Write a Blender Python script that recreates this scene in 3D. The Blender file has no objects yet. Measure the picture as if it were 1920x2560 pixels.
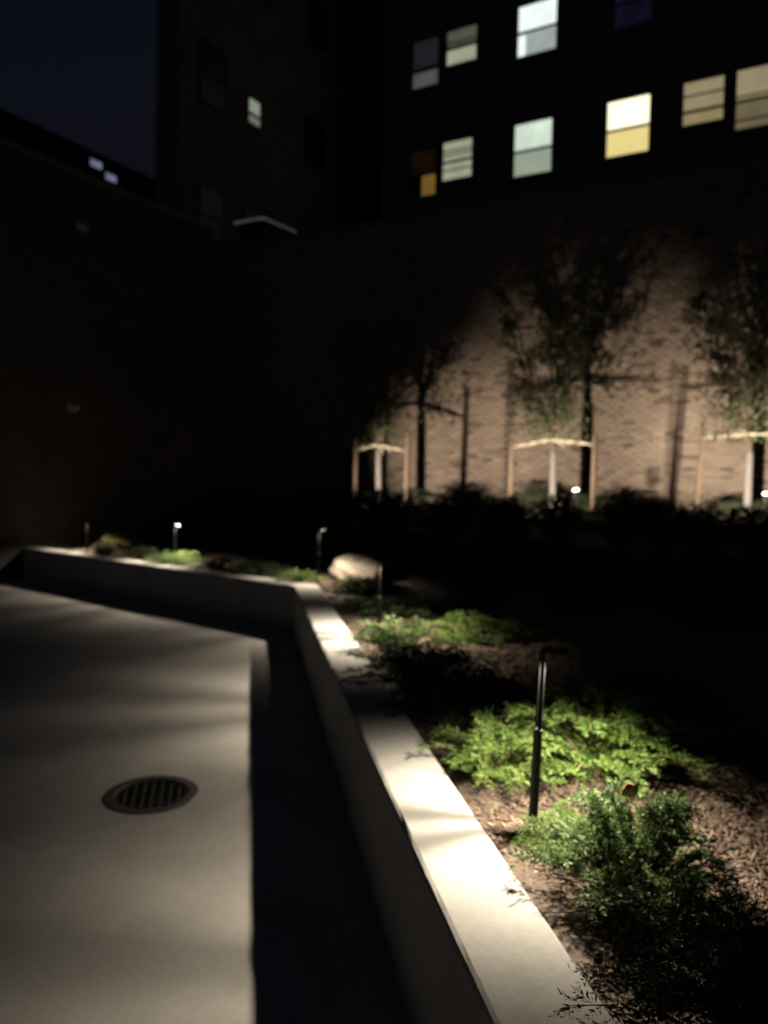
import bpy, math, random
import numpy as np
from mathutils import Vector, Matrix

R = math.radians
rng = np.random.default_rng(11)
random.seed(5)
scene = bpy.context.scene
col = scene.collection

# ------------------------------------------------------------------ camera
cam_data = bpy.data.cameras.new("camera")
cam = bpy.data.objects.new("camera", cam_data)
col.objects.link(cam)
cam_data.sensor_fit = 'VERTICAL'
cam_data.sensor_height = 36.0
cam_data.lens = 36.0 * 1950 / 2560
cam_data.clip_start = 0.05
cam_data.clip_end = 3000
PITCH, ROLL, EYE = R(2.35), R(1.2), 1.63
fw = Vector((0, math.cos(PITCH), -math.sin(PITCH)))
r0 = Vector((1, 0, 0)); u0 = r0.cross(fw)
up = u0 * math.cos(ROLL) - r0 * math.sin(ROLL)
rt = r0 * math.cos(ROLL) + u0 * math.sin(ROLL)
M = Matrix((rt, up, -fw)).transposed().to_4x4()
M.translation = (0, 0, EYE)
cam.matrix_world = M
scene.camera = cam
cam_data.dof.use_dof = True               # the phone missed its focus a little: everything is soft
cam_data.dof.focus_distance = 1.3
cam_data.dof.aperture_fstop = 2.8

# ------------------------------------------------------------------ night sky
world = bpy.data.worlds.new("World")
scene.world = world
world.use_nodes = True
wn = world.node_tree
sky = wn.nodes.new("ShaderNodeTexSky")
sky.sky_type = 'NISHITA'
sky.sun_disc = False
sky.sun_elevation = R(-3.0)
sky.sun_rotation = R(200)
bg = wn.nodes["Background"]
wn.links.new(sky.outputs[0], bg.inputs[0])
bg.inputs[1].default_value = 0.135
sky.ozone_density = 1.8

# ------------------------------------------------------------------ render look
vs = scene.view_settings
vs.view_transform = 'Standard'
vs.look = 'None'
vs.exposure = 0.0
vs.gamma = 1.0
vs.use_curve_mapping = False
scene.render.engine = 'CYCLES'
cy = scene.cycles
cy.use_denoising = True
cy.max_bounces = 4
cy.diffuse_bounces = 2
cy.transmission_bounces = 4
cy.transparent_max_bounces = 4
cy.sample_clamp_indirect = 3.0
cy.use_light_tree = True
cy.caustics_reflective = False
cy.caustics_refractive = False

LAMP = (1.0, 0.86, 0.64)        # warm white landscape lamps
PATH_W = 152.0
UP_W = 760.0

# ------------------------------------------------------------------ materials
def mat(name):
    m = bpy.data.materials.new(name)
    m.use_nodes = True
    nt = m.node_tree
    b = nt.nodes["Principled BSDF"]
    return m, nt, b

def N(nt, kind, **kw):
    n = nt.nodes.new(kind)
    for k, v in kw.items():
        if k in n.inputs.keys():
            n.inputs[k].default_value = v
        else:
            setattr(n, k, v)
    return n

def ramp(nt, fac, stops):
    r = nt.nodes.new("ShaderNodeValToRGB")
    el = r.color_ramp.elements
    while len(el) < len(stops):
        el.new(0.5)
    for e, (p, c) in zip(el, stops):
        e.position = p
        e.color = (*c, 1) if len(c) == 3 else c
    nt.links.new(fac, r.inputs[0])
    return r.outputs[0]

def mix(nt, fac, a, b, mode='MIX'):
    m = nt.nodes.new("ShaderNodeMix")
    m.data_type = 'RGBA'
    m.blend_type = mode
    for sock, v in ((m.inputs[0], fac), (m.inputs[6], a), (m.inputs[7], b)):
        if hasattr(v, 'is_output'):
            nt.links.new(v, sock)
        elif isinstance(v, (int, float)):
            sock.default_value = v
        else:
            sock.default_value = (*v, 1)
    return m.outputs[2]

def bump(nt, b, height, strength=0.3, dist=0.01):
    n = nt.nodes.new("ShaderNodeBump")
    n.inputs["Strength"].default_value = strength
    n.inputs["Distance"].default_value = dist
    nt.links.new(height, n.inputs["Height"])
    nt.links.new(n.outputs[0], b.inputs["Normal"])

def obj_coord(nt):
    return nt.nodes.new("ShaderNodeTexCoord").outputs["Object"]

def noise(nt, vec, scale, detail=5, rough=0.6):
    n = nt.nodes.new("ShaderNodeTexNoise")
    n.inputs["Scale"].default_value = scale
    n.inputs["Detail"].default_value = detail
    n.inputs["Roughness"].default_value = rough
    nt.links.new(vec, n.inputs["Vector"])
    return n.outputs["Fac"]

def make_concrete(name, base, dark, light, fine=38):
    m, nt, b = mat(name)
    v = obj_coord(nt)
    big = noise(nt, v, 1.1, 6, 0.62)
    c = ramp(nt, big, [(0.30, dark), (0.52, base), (0.72, light)])
    sp = noise(nt, v, fine, 4, 0.7)
    spc = ramp(nt, sp, [(0.32, (0.90, 0.90, 0.90)), (0.55, (1, 1, 1)), (0.8, (1.04, 1.035, 1.03))])
    c = mix(nt, 1.0, c, spc, 'MULTIPLY')
    st = noise(nt, v, 4.3, 6, 0.7)
    stf = ramp(nt, st, [(0.56, (0, 0, 0)), (0.70, (1, 1, 1))])
    mm = nt.nodes.new("ShaderNodeMath"); mm.operation = 'MULTIPLY'; mm.inputs[1].default_value = 0.35
    nt.links.new(stf, mm.inputs[0])
    c = mix(nt, mm.outputs[0], c, dark)
    nt.links.new(c, b.inputs["Base Color"])
    b.inputs["Roughness"].default_value = 0.86
    b.inputs["Specular IOR Level"].default_value = 0.25
    bump(nt, b, sp, 0.25, 0.004)
    return m

M_CONC = make_concrete("planter concrete", (0.365, 0.36, 0.35), (0.27, 0.265, 0.255), (0.43, 0.425, 0.415))
M_PATIO = make_concrete("patio concrete", (0.46, 0.445, 0.43), (0.36, 0.345, 0.335), (0.52, 0.505, 0.49), 60)

def make_attr_mat(name, stops, rough=0.7, transl=0.0, spec=0.3, bumpy=None):
    """colour from the per-face 'tone' attribute"""
    m, nt, b = mat(name)
    a = nt.nodes.new("ShaderNodeAttribute"); a.attribute_name = "tone"
    c = ramp(nt, a.outputs["Fac"], stops)
    nt.links.new(c, b.inputs["Base Color"])
    b.inputs["Roughness"].default_value = rough
    b.inputs["Specular IOR Level"].default_value = spec
    if bumpy:
        bump(nt, b, noise(nt, obj_coord(nt), bumpy, 4), 0.4, 0.004)
    if transl:
        t = nt.nodes.new("ShaderNodeBsdfTranslucent")
        nt.links.new(c, t.inputs[0])
        ms = nt.nodes.new("ShaderNodeMixShader")
        ms.inputs[0].default_value = transl
        nt.links.new(b.outputs[0], ms.inputs[1])
        nt.links.new(t.outputs[0], ms.inputs[2])
        nt.links.new(ms.outputs[0], nt.nodes["Material Output"].inputs[0])
    return m

M_JUNI = make_attr_mat("juniper leaf", [(0.0, (0.046, 0.095, 0.022)), (0.5, (0.100, 0.175, 0.038)), (0.93, (0.165, 0.235, 0.058)), (1.0, (0.21, 0.17, 0.07))], 0.55, 0.35)
M_JBLUE = make_attr_mat("bluish juniper leaf", [(0.0, (0.040, 0.080, 0.028)), (0.5, (0.085, 0.148, 0.046)), (0.93, (0.140, 0.200, 0.070)), (1.0, (0.20, 0.15, 0.07))], 0.6, 0.25)
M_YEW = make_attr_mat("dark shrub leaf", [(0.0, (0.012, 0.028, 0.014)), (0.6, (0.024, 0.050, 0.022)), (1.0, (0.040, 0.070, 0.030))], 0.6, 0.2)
M_PALE = make_attr_mat("pale shrub leaf", [(0.0, (0.07, 0.09, 0.025)), (0.5, (0.13, 0.14, 0.045)), (1.0, (0.20, 0.17, 0.07))], 0.55, 0.3)
M_TLEAF = make_attr_mat("tree leaf", [(0.0, (0.06, 0.08, 0.035)), (0.6, (0.10, 0.125, 0.055)), (0.96, (0.14, 0.16, 0.075)), (1.0, (0.24, 0.17, 0.06))], 0.5, 0.35)
M_BRICK = make_attr_mat("tan brick", [(0.0, (0.10, 0.075, 0.062)), (0.12, (0.20, 0.143, 0.112)), (0.35, (0.27, 0.20, 0.155)), (0.75, (0.32, 0.245, 0.19)), (1.0, (0.38, 0.30, 0.24))], 0.85, 0, 0.2, 60)
M_CHIP = make_attr_mat("wood chip", [(0.0, (0.045, 0.032, 0.025)), (0.45, (0.095, 0.068, 0.053)), (0.85, (0.165, 0.122, 0.096)), (1.0, (0.32, 0.25, 0.20))], 0.85, 0, 0.2)

def simple(name, colr, rough=0.6, metal=0.0, sc=None, var=0.25):
    m, nt, b = mat(name)
    b.inputs["Roughness"].default_value = rough
    b.inputs["Metallic"].default_value = metal
    if sc:
        n = noise(nt, obj_coord(nt), sc, 5)
        lo = tuple(x * (1 - var) for x in colr); hi = tuple(min(1, x * (1 + var)) for x in colr)
        nt.links.new(ramp(nt, n, [(0.3, lo), (0.7, hi)]), b.inputs["Base Color"])
        bump(nt, b, n, 0.3, 0.004)
    else:
        b.inputs["Base Color"].default_value = (*colr, 1)
    return m

M_BLACK = simple("black powder-coated metal", (0.016, 0.016, 0.016), 0.75, 0.0, 90, 0.3)
M_BLACK.node_tree.nodes["Principled BSDF"].inputs["Specular IOR Level"].default_value = 0.12
M_ARM = simple("matt black fork metal", (0.006, 0.006, 0.006), 0.9)
M_ARM.node_tree.nodes["Principled BSDF"].inputs["Specular IOR Level"].default_value = 0.05
M_BRONZE = simple("grey bronze metal", (0.050, 0.049, 0.047), 0.7, 0.0, 70, 0.2)
M_IRON = simple("cast iron", (0.030, 0.028, 0.027), 0.6, 0.4, 60, 0.4)
M_RING = simple("drain ring metal", (0.085, 0.084, 0.082), 0.55, 0.3, 40, 0.25)
M_DARK = simple("drain pit", (0.012, 0.012, 0.012), 0.9)
M_MORTAR = simple("mortar", (0.20, 0.17, 0.145), 0.95, 0, 30, 0.2)
M_BARK = simple("bark", (0.11, 0.08, 0.058), 0.9, 0, 22, 0.4)
M_STEM = simple("shrub stem", (0.16, 0.11, 0.065), 0.85, 0, 30, 0.3)
M_GUARD = simple("pale trunk wrap", (0.12, 0.104, 0.098), 0.8, 0, 26, 0.15)
M_ROPE = simple("cream webbing rope", (0.36, 0.31, 0.23), 0.85, 0, 60, 0.2)
M_ROCK = simple("boulder stone", (0.19, 0.165, 0.135), 0.9, 0, 9, 0.5)
M_SOIL = simple("dark mulch soil", (0.060, 0.042, 0.032), 0.95, 0, 45, 0.55)
M_GROUND = simple("ground", (0.06, 0.06, 0.058), 0.95, 0, 2, 0.2)
M_WALLBACK = simple("dark render", (0.07, 0.065, 0.06), 0.9, 0, 3, 0.2)
M_COPING = simple("stone coping", (0.16, 0.155, 0.15), 0.85, 0, 9, 0.2)
M_FRAME = simple("dark window frame", (0.030, 0.030, 0.028), 0.5)
M_SILL = simple("stone sill", (0.30, 0.29, 0.28), 0.8, 0, 12, 0.15)
M_WHITE = simple("pale painted board", (0.62, 0.63, 0.66), 0.6, 0, 10, 0.1)
M_SHINGLE = simple("dark roof shingle", (0.05, 0.05, 0.055), 0.9, 0, 14, 0.4)
M_SLATE = simple("far stucco", (0.05, 0.05, 0.055), 0.9, 0, 2, 0.2)
M_DRY = simple("dry leaf", (0.42, 0.24, 0.10), 0.7, 0, 40, 0.3)

def make_stake():
    m, nt, b = mat("stake wood")
    v = obj_coord(nt)
    mp = N(nt, "ShaderNodeMapping"); mp.inputs["Scale"].default_value = (22, 22, 1.6)
    nt.links.new(v, mp.inputs[0])
    n = noise(nt, mp.outputs[0], 2.2, 6, 0.65)
    nt.links.new(ramp(nt, n, [(0.3, (0.10, 0.065, 0.042)), (0.55, (0.17, 0.115, 0.078)), (0.75, (0.23, 0.165, 0.115))]), b.inputs["Base Color"])
    b.inputs["Roughness"].default_value = 0.85
    bump(nt, b, n, 0.4, 0.004)
    return m
M_STAKE = make_stake()

def brickwork_mat(name, c1, c2, mortar, scale):
    m, nt, b = mat(name)
    v = nt.nodes.new("ShaderNodeTexCoord").outputs["UV"]
    t = nt.nodes.new("ShaderNodeTexBrick")
    nt.links.new(v, t.inputs["Vector"])
    t.inputs["Color1"].default_value = (*c1, 1)
    t.inputs["Color2"].default_value = (*c2, 1)
    t.inputs["Mortar"].default_value = (*mortar, 1)
    t.inputs["Scale"].default_value = scale
    t.inputs["Mortar Size"].default_value = 0.012
    n = noise(nt, v, 0.7, 5)
    c = mix(nt, 1.0, t.outputs["Color"], ramp(nt, n, [(0.3, (0.75, 0.75, 0.75)), (0.7, (1.1, 1.1, 1.1))]), 'MULTIPLY')
    nt.links.new(c, b.inputs["Base Color"])
    b.inputs["Roughness"].default_value = 0.9
    b.inputs["Specular IOR Level"].default_value = 0.15
    bump(nt, b, t.outputs["Fac"], -0.4, 0.01)
    return m
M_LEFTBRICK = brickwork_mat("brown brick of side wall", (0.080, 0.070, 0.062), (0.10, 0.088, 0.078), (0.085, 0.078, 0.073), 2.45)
M_TOWER = brickwork_mat("dark tower brick", (0.20, 0.175, 0.155), (0.26, 0.225, 0.20), (0.21, 0.19, 0.175), 2.45)

def glow(name, colr, strength, lo=0.75, scale=1.6, stripes=0):
    """a lit pane: light from the room behind it, unevenly spread"""
    m = bpy.data.materials.new(name); m.use_nodes = True
    m.cycles.emission_sampling = 'NONE'      # too dim to be worth sampling as lamps
    nt = m.node_tree
    nt.nodes.remove(nt.nodes["Principled BSDF"])
    e = nt.nodes.new("ShaderNodeEmission")
    v = obj_coord(nt)
    n = noise(nt, v, scale, 3)
    c = ramp(nt, n, [(0.3, tuple(x * lo for x in colr)), (0.7, colr)])
    nt.links.new(c, e.inputs[0])
    e.inputs[1].default_value = strength
    nt.links.new(e.outputs[0], nt.nodes["Material Output"].inputs[0])
    return m

M_LENS = glow("lit lamp lens", (1.0, 0.93, 0.80), 14.0, 1.0)
M_LENS_DIM = glow("lamp lens", (1.0, 0.93, 0.80), 2.0, 1.0)

def dark_glass():
    m, nt, b = mat("dark window glass")
    b.inputs["Base Color"].default_value = (0.012, 0.014, 0.02, 1)
    b.inputs["Roughness"].default_value = 0.35
    return m
M_GLASS = dark_glass()

# ------------------------------------------------------------------ mesh helpers
def link_mesh(name, verts, faces, m, parent=None, smooth=False, tone=None, loc=None):
    me = bpy.data.meshes.new(name)
    verts = np.asarray(verts, dtype=np.float32).reshape(-1, 3)
    if isinstance(faces, np.ndarray):
        nf, k = faces.shape
        me.vertices.add(len(verts)); me.vertices.foreach_set("co", verts.ravel())
        me.loops.add(nf * k); me.loops.foreach_set("vertex_index", faces.ravel().astype(np.int32))
        me.polygons.add(nf)
        me.polygons.foreach_set("loop_start", np.arange(0, nf * k, k, dtype=np.int32))
        me.polygons.foreach_set("loop_total", np.full(nf, k, dtype=np.int32))
        me.update(calc_edges=True)
    else:
        me.from_pydata([tuple(map(float, v)) for v in verts], [], faces)
        me.update()
    if smooth:
        me.polygons.foreach_set("use_smooth", np.ones(len(me.polygons), dtype=bool))
    if tone is not None:
        a = me.attributes.new("tone", 'FLOAT', 'FACE')
        a.data.foreach_set("value", np.asarray(tone, dtype=np.float32))
    me.materials.append(m)
    o = bpy.data.objects.new(name, me)
    col.objects.link(o)
    if parent is not None:
        o.parent = parent
    if loc is not None:
        o.location = loc
    return o

class MB:
    def __init__(self):
        self.v, self.f = [], []
    def add(self, vs_, fs_):
        k = len(self.v)
        self.v += [tuple(p) for p in vs_]
        self.f += [tuple(i + k for i in q) for q in fs_]
        return self
    def box(self, x0, x1, y0, y1, z0, z1, bev=0.0):
        if bev <= 0:
            return self.add([(x0, y0, z0), (x1, y0, z0), (x1, y1, z0), (x0, y1, z0), (x0, y0, z1), (x1, y0, z1), (x1, y1, z1), (x0, y1, z1)],
                            [(0, 3, 2, 1), (4, 5, 6, 7), (0, 1, 5, 4), (1, 2, 6, 5), (2, 3, 7, 6), (3, 0, 4, 7)])
        b = bev
        ring = lambda q, z: [(x0 + b + q, y0 + q, z), (x1 - b - q, y0 + q, z), (x1 - q, y0 + b + q, z), (x1 - q, y1 - b - q, z),
                             (x1 - b - q, y1 - q, z), (x0 + b + q, y1 - q, z), (x0 + q, y1 - b - q, z), (x0 + q, y0 + b + q, z)]
        rs = [ring(b * 0.7, z0), ring(0, z0 + b), ring(0, z1 - b), ring(b * 0.7, z1)]
        vs_ = sum(rs, [])
        fs_ = [tuple(range(7, -1, -1)), tuple(range(24, 32))]
        for i in range(3):
            for j in range(8):
                k = (j + 1) % 8
                fs_.append((i * 8 + j, i * 8 + k, (i + 1) * 8 + k, (i + 1) * 8 + j))
        return self.add(vs_, fs_)
    def tube(self, pts, rad, n=8, cap=True):
        pts = [Vector(p) for p in pts]
        rad = [rad] * len(pts) if isinstance(rad, (int, float)) else rad
        vs_, fs_ = [], []
        ref = Vector((0.13, 0.97, 0.21))
        for i, p in enumerate(pts):
            t = (pts[min(i + 1, len(pts) - 1)] - pts[max(i - 1, 0)]).normalized()
            a = t.cross(ref)
            if a.length < 1e-3:
                a = t.cross(Vector((1, 0, 0)))
            a.normalize(); b = t.cross(a)
            for j in range(n):
                th = 2 * math.pi * j / n
                vs_.append(p + (a * math.cos(th) + b * math.sin(th)) * rad[i])
        for i in range(len(pts) - 1):
            for j in range(n):
                k = (j + 1) % n
                fs_.append((i * n + j, i * n + k, (i + 1) * n + k, (i + 1) * n + j))
        if cap:
            fs_.append(tuple(range(n - 1, -1, -1)))
            fs_.append(tuple(range((len(pts) - 1) * n, len(pts) * n)))
        return self.add(vs_, fs_)
    def lathe(self, prof, n=24, axis=None):
        vs_, fs_ = [], []
        for (r, z) in prof:
            for j in range(n):
                th = 2 * math.pi * j / n
                vs_.append((r * math.cos(th), r * math.sin(th), z))
        for i in range(len(prof) - 1):
            for j in range(n):
                k = (j + 1) % n
                fs_.append((i * n + j, i * n + k, (i + 1) * n + k, (i + 1) * n + j))
        fs_.append(tuple(range(n - 1, -1, -1)))
        fs_.append(tuple(range((len(prof) - 1) * n, len(prof) * n)))
        return self.add(vs_, fs_)
    def xf(self, mtx):
        self.v = [tuple(mtx @ Vector(p)) for p in self.v]
        return self
    def build(self, name, m, parent=None, smooth=False, loc=None):
        return link_mesh(name, self.v, self.f, m, parent, smooth, loc=loc)

def empty(name, loc=(0, 0, 0), rz=0.0):
    o = bpy.data.objects.new(name, None)
    o.empty_display_size = 0.1
    col.objects.link(o)
    o.location = loc
    o.rotation_euler = (0, 0, rz)
    return o

def tag(o, label=None, cat=None, group=None, kind=None):
    if label: o["label"] = label
    if cat: o["category"] = cat
    if group: o["group"] = group
    if kind: o["kind"] = kind
    return o

def copy_tree(o, parent=None):
    c = o.copy(); col.objects.link(c); c.parent = parent
    for ch in list(o.children):
        copy_tree(ch, c)
    return c

# ------------------------------------------------------------------ plan of the courtyard
E_ = Vector((0.4907, 0.8713, 0))       # away from the garden wall lamps, towards the garden wall
D_ = Vector((-0.8713, 0.4907, 0))      # along the garden wall, to the left
W0 = Vector((3.7, 14.2, 0))            # a point of the garden wall's face
def inner_x(y): return 0.520 - 0.1797 * y
C0 = Vector((inner_x(7.93), 7.93, 0))  # inner corner of the planter kerb
FARD = Vector((-0.785, 0.619, 0)).normalized()
NEARD = Vector((0.1797, -1.0, 0)).normalized()
KT = 0.256
KTOP = 0.53
def floor_z(y): return 0.012 * (y - 3.0)

# ------------------------------------------------------------------ setting
g = link_mesh("ground", [(-900, -900, -0.16), (900, -900, -0.16), (900, 900, -0.16), (-900, 900, -0.16)], [(0, 1, 2, 3)], M_GROUND)
tag(g, kind="structure")

# patio slab: falls gently towards the drain, a fine grid so that the slab is not dead flat; a round hole for the drain
DR = Vector((-1.15, 3.9, floor_z(3.9)))
def build_patio():
    ang = [2 * math.pi * i / 64 for i in range(64)]
    rad_hole = 0.236
    vs_, fs_ = [], []
    for a in ang: vs_.append((DR.x + rad_hole * math.cos(a), DR.y + rad_hole * math.sin(a), 0))
    for rr in (0.6, 1.4):
        for a in ang: vs_.append((DR.x + rr * math.cos(a), DR.y + rr * math.sin(a), 0))
    x0, x1, y0, y1 = -13.0, 2.2, -4.0, 14.2
    for a in ang:
        c, s = math.cos(a), math.sin(a)
        tx = (x1 - DR.x) / c if c > 1e-6 else ((x0 - DR.x) / c if c < -1e-6 else 1e9)
        ty = (y1 - DR.y) / s if s > 1e-6 else ((y0 - DR.y) / s if s < -1e-6 else 1e9)
        t = min(tx, ty)
        vs_.append((DR.x + c * t, DR.y + s * t, 0))
    for ring in range(3):
        for j in range(64):
            k = (j + 1) % 64
            fs_.append((ring * 64 + j, (ring + 1) * 64 + j, (ring + 1) * 64 + k, ring * 64 + k))
    # square off the four corners
    for cx, cy_ in ((x0, y0), (x1, y0), (x1, y1), (x0, y1)):
        ac = math.atan2(cy_ - DR.y, cx - DR.x) % (2 * math.pi)
        j = int(ac / (2 * math.pi) * 64) % 64
        k = (j + 1) % 64
        vs_.append((cx, cy_, 0)); i = len(vs_) - 1
        fs_.append((192 + j, i, 192 + k))
    vs_ = [(x, y, floor_z(y)) for x, y, z in vs_]
    o = link_mesh("patio", vs_, fs_, M_PATIO)
    tag(o, kind="structure")
build_patio()

# soil bank behind the kerb
def soil_z(x, y):
    s = x * E_.x + y * E_.y
    t = min(1, max(0, (s - 7.9) / (12.0 - 7.9)))
    t = t * t * (3 - 2 * t)
    return 0.475 + 0.74 * t
def lump(x, y):
    return 0.018 * math.sin(3.1 * x + 1.3 * y) + 0.014 * math.sin(5.3 * y - 2.1 * x + 1) + 0.010 * math.sin(9.7 * x + 4.1) * math.sin(8.3 * y)
def planter_d(x, y):
    a = (x - inner_x(y)) / math.sqrt(1 + 0.1797 ** 2)
    nrm = Vector((FARD.y, -FARD.x, 0))
    b = (Vector((x, y, 0)) - C0).dot(nrm)
    return max(a, b)
def build_soil():
    x0, y0, st = -8.0, -4.0, 0.16
    nx, ny = 112, 146
    idx, vs_, fs_ = {}, [], []
    def vid(i, j):
        if (i, j) not in idx:
            x, y = x0 + i * st, y0 + j * st
            idx[(i, j)] = len(vs_)
            vs_.append((x, y, soil_z(x, y) + lump(x, y) * min(1, max(0, (planter_d(x, y) - 0.2) / 0.3))))
        return idx[(i, j)]
    for i in range(nx):
        for j in range(ny):
            x, y = x0 + (i + .5) * st, y0 + (j + .5) * st
            if planter_d(x, y) > 0.13 and (Vector((x, y, 0)) - W0).dot(E_) < 0.4:
                fs_.append((vid(i, j), vid(i + 1, j), vid(i + 1, j + 1), vid(i, j + 1)))
    o = link_mesh("planting_bed", vs_, fs_, M_SOIL, smooth=True)
    tag(o, kind="structure")
build_soil()

# planter kerb: one cast concrete wall with a bend
def build_kerb():
    path = []
    L1, L2 = 12.4, 6.35
    n1, n2 = 150, 80
    for i in range(n1, 0, -1): path.append((C0 + NEARD * (L1 * i / n1), 'n'))
    path.append((C0, 'c'))
    for i in range(1, n2 + 1): path.append((C0 + FARD * (L2 * i / n2), 'f'))
    nA = Vector((-NEARD.y, NEARD.x, 0)); nA = nA if nA.x > 0 else -nA
    nB = Vector((FARD.y, -FARD.x, 0)); nB = nB if nB.y > 0 else -nB
    nC = (nA + nB).normalized(); nC = nC / nC.dot(nA)
    prof = [(0, -0.12), (0, 0.2), (0, 0.40), (0, KTOP - 0.016), (0.005, KTOP - 0.005), (0.016, KTOP), (KT * .5, KTOP + 0.001), (KT - 0.014, KTOP), (KT - 0.004, KTOP - 0.005), (KT, KTOP - 0.016), (KT, 0.30), (KT, -0.12)]
    vs_, fs_ = [], []
    r = np.random.default_rng(3)
    for i, (p, k) in enumerate(path):
        nn = {'n': nA, 'f': nB, 'c': nC}[k]
        chip = r.random() < 0.16
        for q, (o_, z) in enumerate(prof):
            dz = r.normal(0, 0.0005); do = r.normal(0, 0.0005)
            if q in (3, 4, 5):
                do += abs(r.normal(0, 0.0009)); dz -= abs(r.normal(0, 0.0007))
                if chip and q in (3, 4): do += 0.0022; dz -= 0.0022
            v = p + nn * (o_ + do)
            vs_.append((v.x, v.y, z + dz))
    m = len(prof)
    for i in range(len(path) - 1):
        for q in range(m - 1):
            a = i * m + q
            fs_.append((a, a + m, a + m + 1, a + 1))
    fs_.append(tuple(range(m))); fs_.append(tuple(range((len(path) - 1) * m + m - 1, (len(path) - 1) * m - 1, -1)))
    o = link_mesh("planter_kerb", vs_, fs_, M_CONC, smooth=False)
    tag(o, "long low pale concrete kerb wall bending round the planting bed", "kerb wall")
build_kerb()

# ------------------------------------------------------------------ garden wall of tan brick
def frame_obj(name, p, xdir):
    """an Empty whose local x runs along xdir, y into the wall"""
    o = empty(name, p, math.atan2(xdir.y, xdir.x))
    return o

def build_garden_wall():
    right = -D_
    # local x: to the right along the wall; local -y faces the camera
    A = W0 + D_ * 9.2
    root = frame_obj("garden_wall", (A.x, A.y, 0), right)
    tag(root, "tall tan brick garden wall lit by lamps behind the staked trees", "wall")
    Lw, H = 16.4, 6.93
    MB().box(0, Lw, 0.004, 0.40, -0.1, H).build("wall_core", M_MORTAR, root)
    cop = MB()
    x = 0.0
    while x < Lw - 0.01:
        MB().box(x + 0.003, min(x + 0.9, Lw) - 0.003, -0.045, 0.445, H + 0.002, H + 0.075, 0.012).build("coping_stone", M_COPING, root)
        x += 0.9
    bl, bh, j = 0.194, 0.0575, 0.0100
    rows = int((H - 0.75) / (bh + j))
    bricks = []
    inv = root.matrix_basis.inverted()
    camx = (Vector((0, 0, EYE)) - A)
    for rI in range(rows):
        z = 0.75 + rI * (bh + j)
        off = 0 if rI % 2 else -(bl + j) / 2
        n = int(Lw / (bl + j)) + 2
        for c in range(n):
            xa = off + c * (bl + j); xb = xa + bl
            xa, xb = max(xa, 0.0), min(xb, Lw)
            if xb - xa < 0.04: continue
            bricks.append((xa, xb, z))
    bricks = [b for b in bricks]
    # the 300 nearest bricks in view stay single
    def score(b):
        x, z = (b[0] + b[1]) / 2, b[2]
        p = A + right * x
        u = p.x / p.y
        if u > 0.485 or z < 1.55 or z > 4.6 or (b[1] - b[0]) < 0.19: return 1e9
        return (p.x ** 2 + p.y ** 2 + (z - EYE) ** 2)
    order = sorted(range(len(bricks)), key=lambda i: score(bricks[i]))
    single = set(order[:300])
    r = np.random.default_rng(21)
    variants = []
    for k in range(10):
        mb = MB().box(-bl / 2, bl / 2, -0.006, 0.03, -bh / 2, bh / 2)
        o = link_mesh("brick", mb.v, mb.f, M_BRICK, root, tone=[(k + .5) / 10] * len(mb.f))
        variants.append(o)
    used = [False] * 10
    F = [(0, 1, 5, 4), (1, 2, 6, 5), (3, 0, 4, 7), (4, 5, 6, 7), (0, 3, 2, 1)]
    V, FF, T = [], [], []
    for i, (xa, xb, z) in enumerate(bricks):
        tn = float(np.clip(r.normal(0.55, 0.2), 0.12, 1.0)) if r.random() > 0.05 else float(r.uniform(0, 0.08))
        dy = float(r.normal(0, 0.0012))
        if i in single:
            k = min(9, int(tn * 10))
            if not used[k]:
                o = variants[k]; used[k] = True
            else:
                o = variants[k].copy(); col.objects.link(o)
            o.location = ((xa + xb) / 2, dy, z + bh / 2)
        else:
            y0, y1 = -0.006 + dy, 0.02
            b0 = len(V)
            V += [(xa, y0, z), (xb, y0, z), (xb, y1, z), (xa, y1, z), (xa, y0, z + bh), (xb, y0, z + bh), (xb, y1, z + bh), (xa, y1, z + bh)]
            FF += [[a + b0 for a in f] for f in F]
            T += [tn] * 5
    for k in range(10):
        if not used[k]:
            bpy.data.objects.remove(variants[k])
    o = link_mesh("brickwork", np.array(V), np.array(FF), M_BRICK, root, tone=T)
    tag(o, kind="stuff")
build_garden_wall()

# ------------------------------------------------------------------ side building on the left
SD = Vector((0.4907, 0.8713, 0))
S0 = Vector((-5.3, 11.3, 0))
def uv_box(name, x0, x1, y0, y1, z0, z1, m, parent):
    o = MB().box(x0, x1, y0, y1, z0, z1).build(name, m, parent)
    uv = o.data.uv_layers.new(name="UVMap")
    for poly in o.data.polygons:
        nrm = poly.normal
        for li in poly.loop_indices:
            v = o.data.vertices[o.data.loops[li].vertex_index].co
            uv.data[li].uv = (v.x, v.z) if abs(nrm.y) > 0.5 else ((v.y, v.z) if abs(nrm.x) > 0.5 else (v.x, v.y))
    return o
def build_side_wall():
    A = S0 - SD * 15.0
    root = frame_obj("side_wall", (A.x, A.y, 0), SD)     # local x away from camera, local -y faces right (the courtyard)
    tag(root, "dark brown brick side wall closing the left of the courtyard", "wall")
    L, H = 19.0, 6.2
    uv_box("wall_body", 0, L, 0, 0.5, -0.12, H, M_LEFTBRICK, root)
    x = 0.0
    while x < L - 0.01:
        MB().box(x + 0.003, x + 0.947, -0.04, 0.54, H + 0.002, H + 0.08, 0.012).build("coping_stone", M_COPING, root)
        x += 0.95
    return root
side = build_side_wall()

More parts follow.
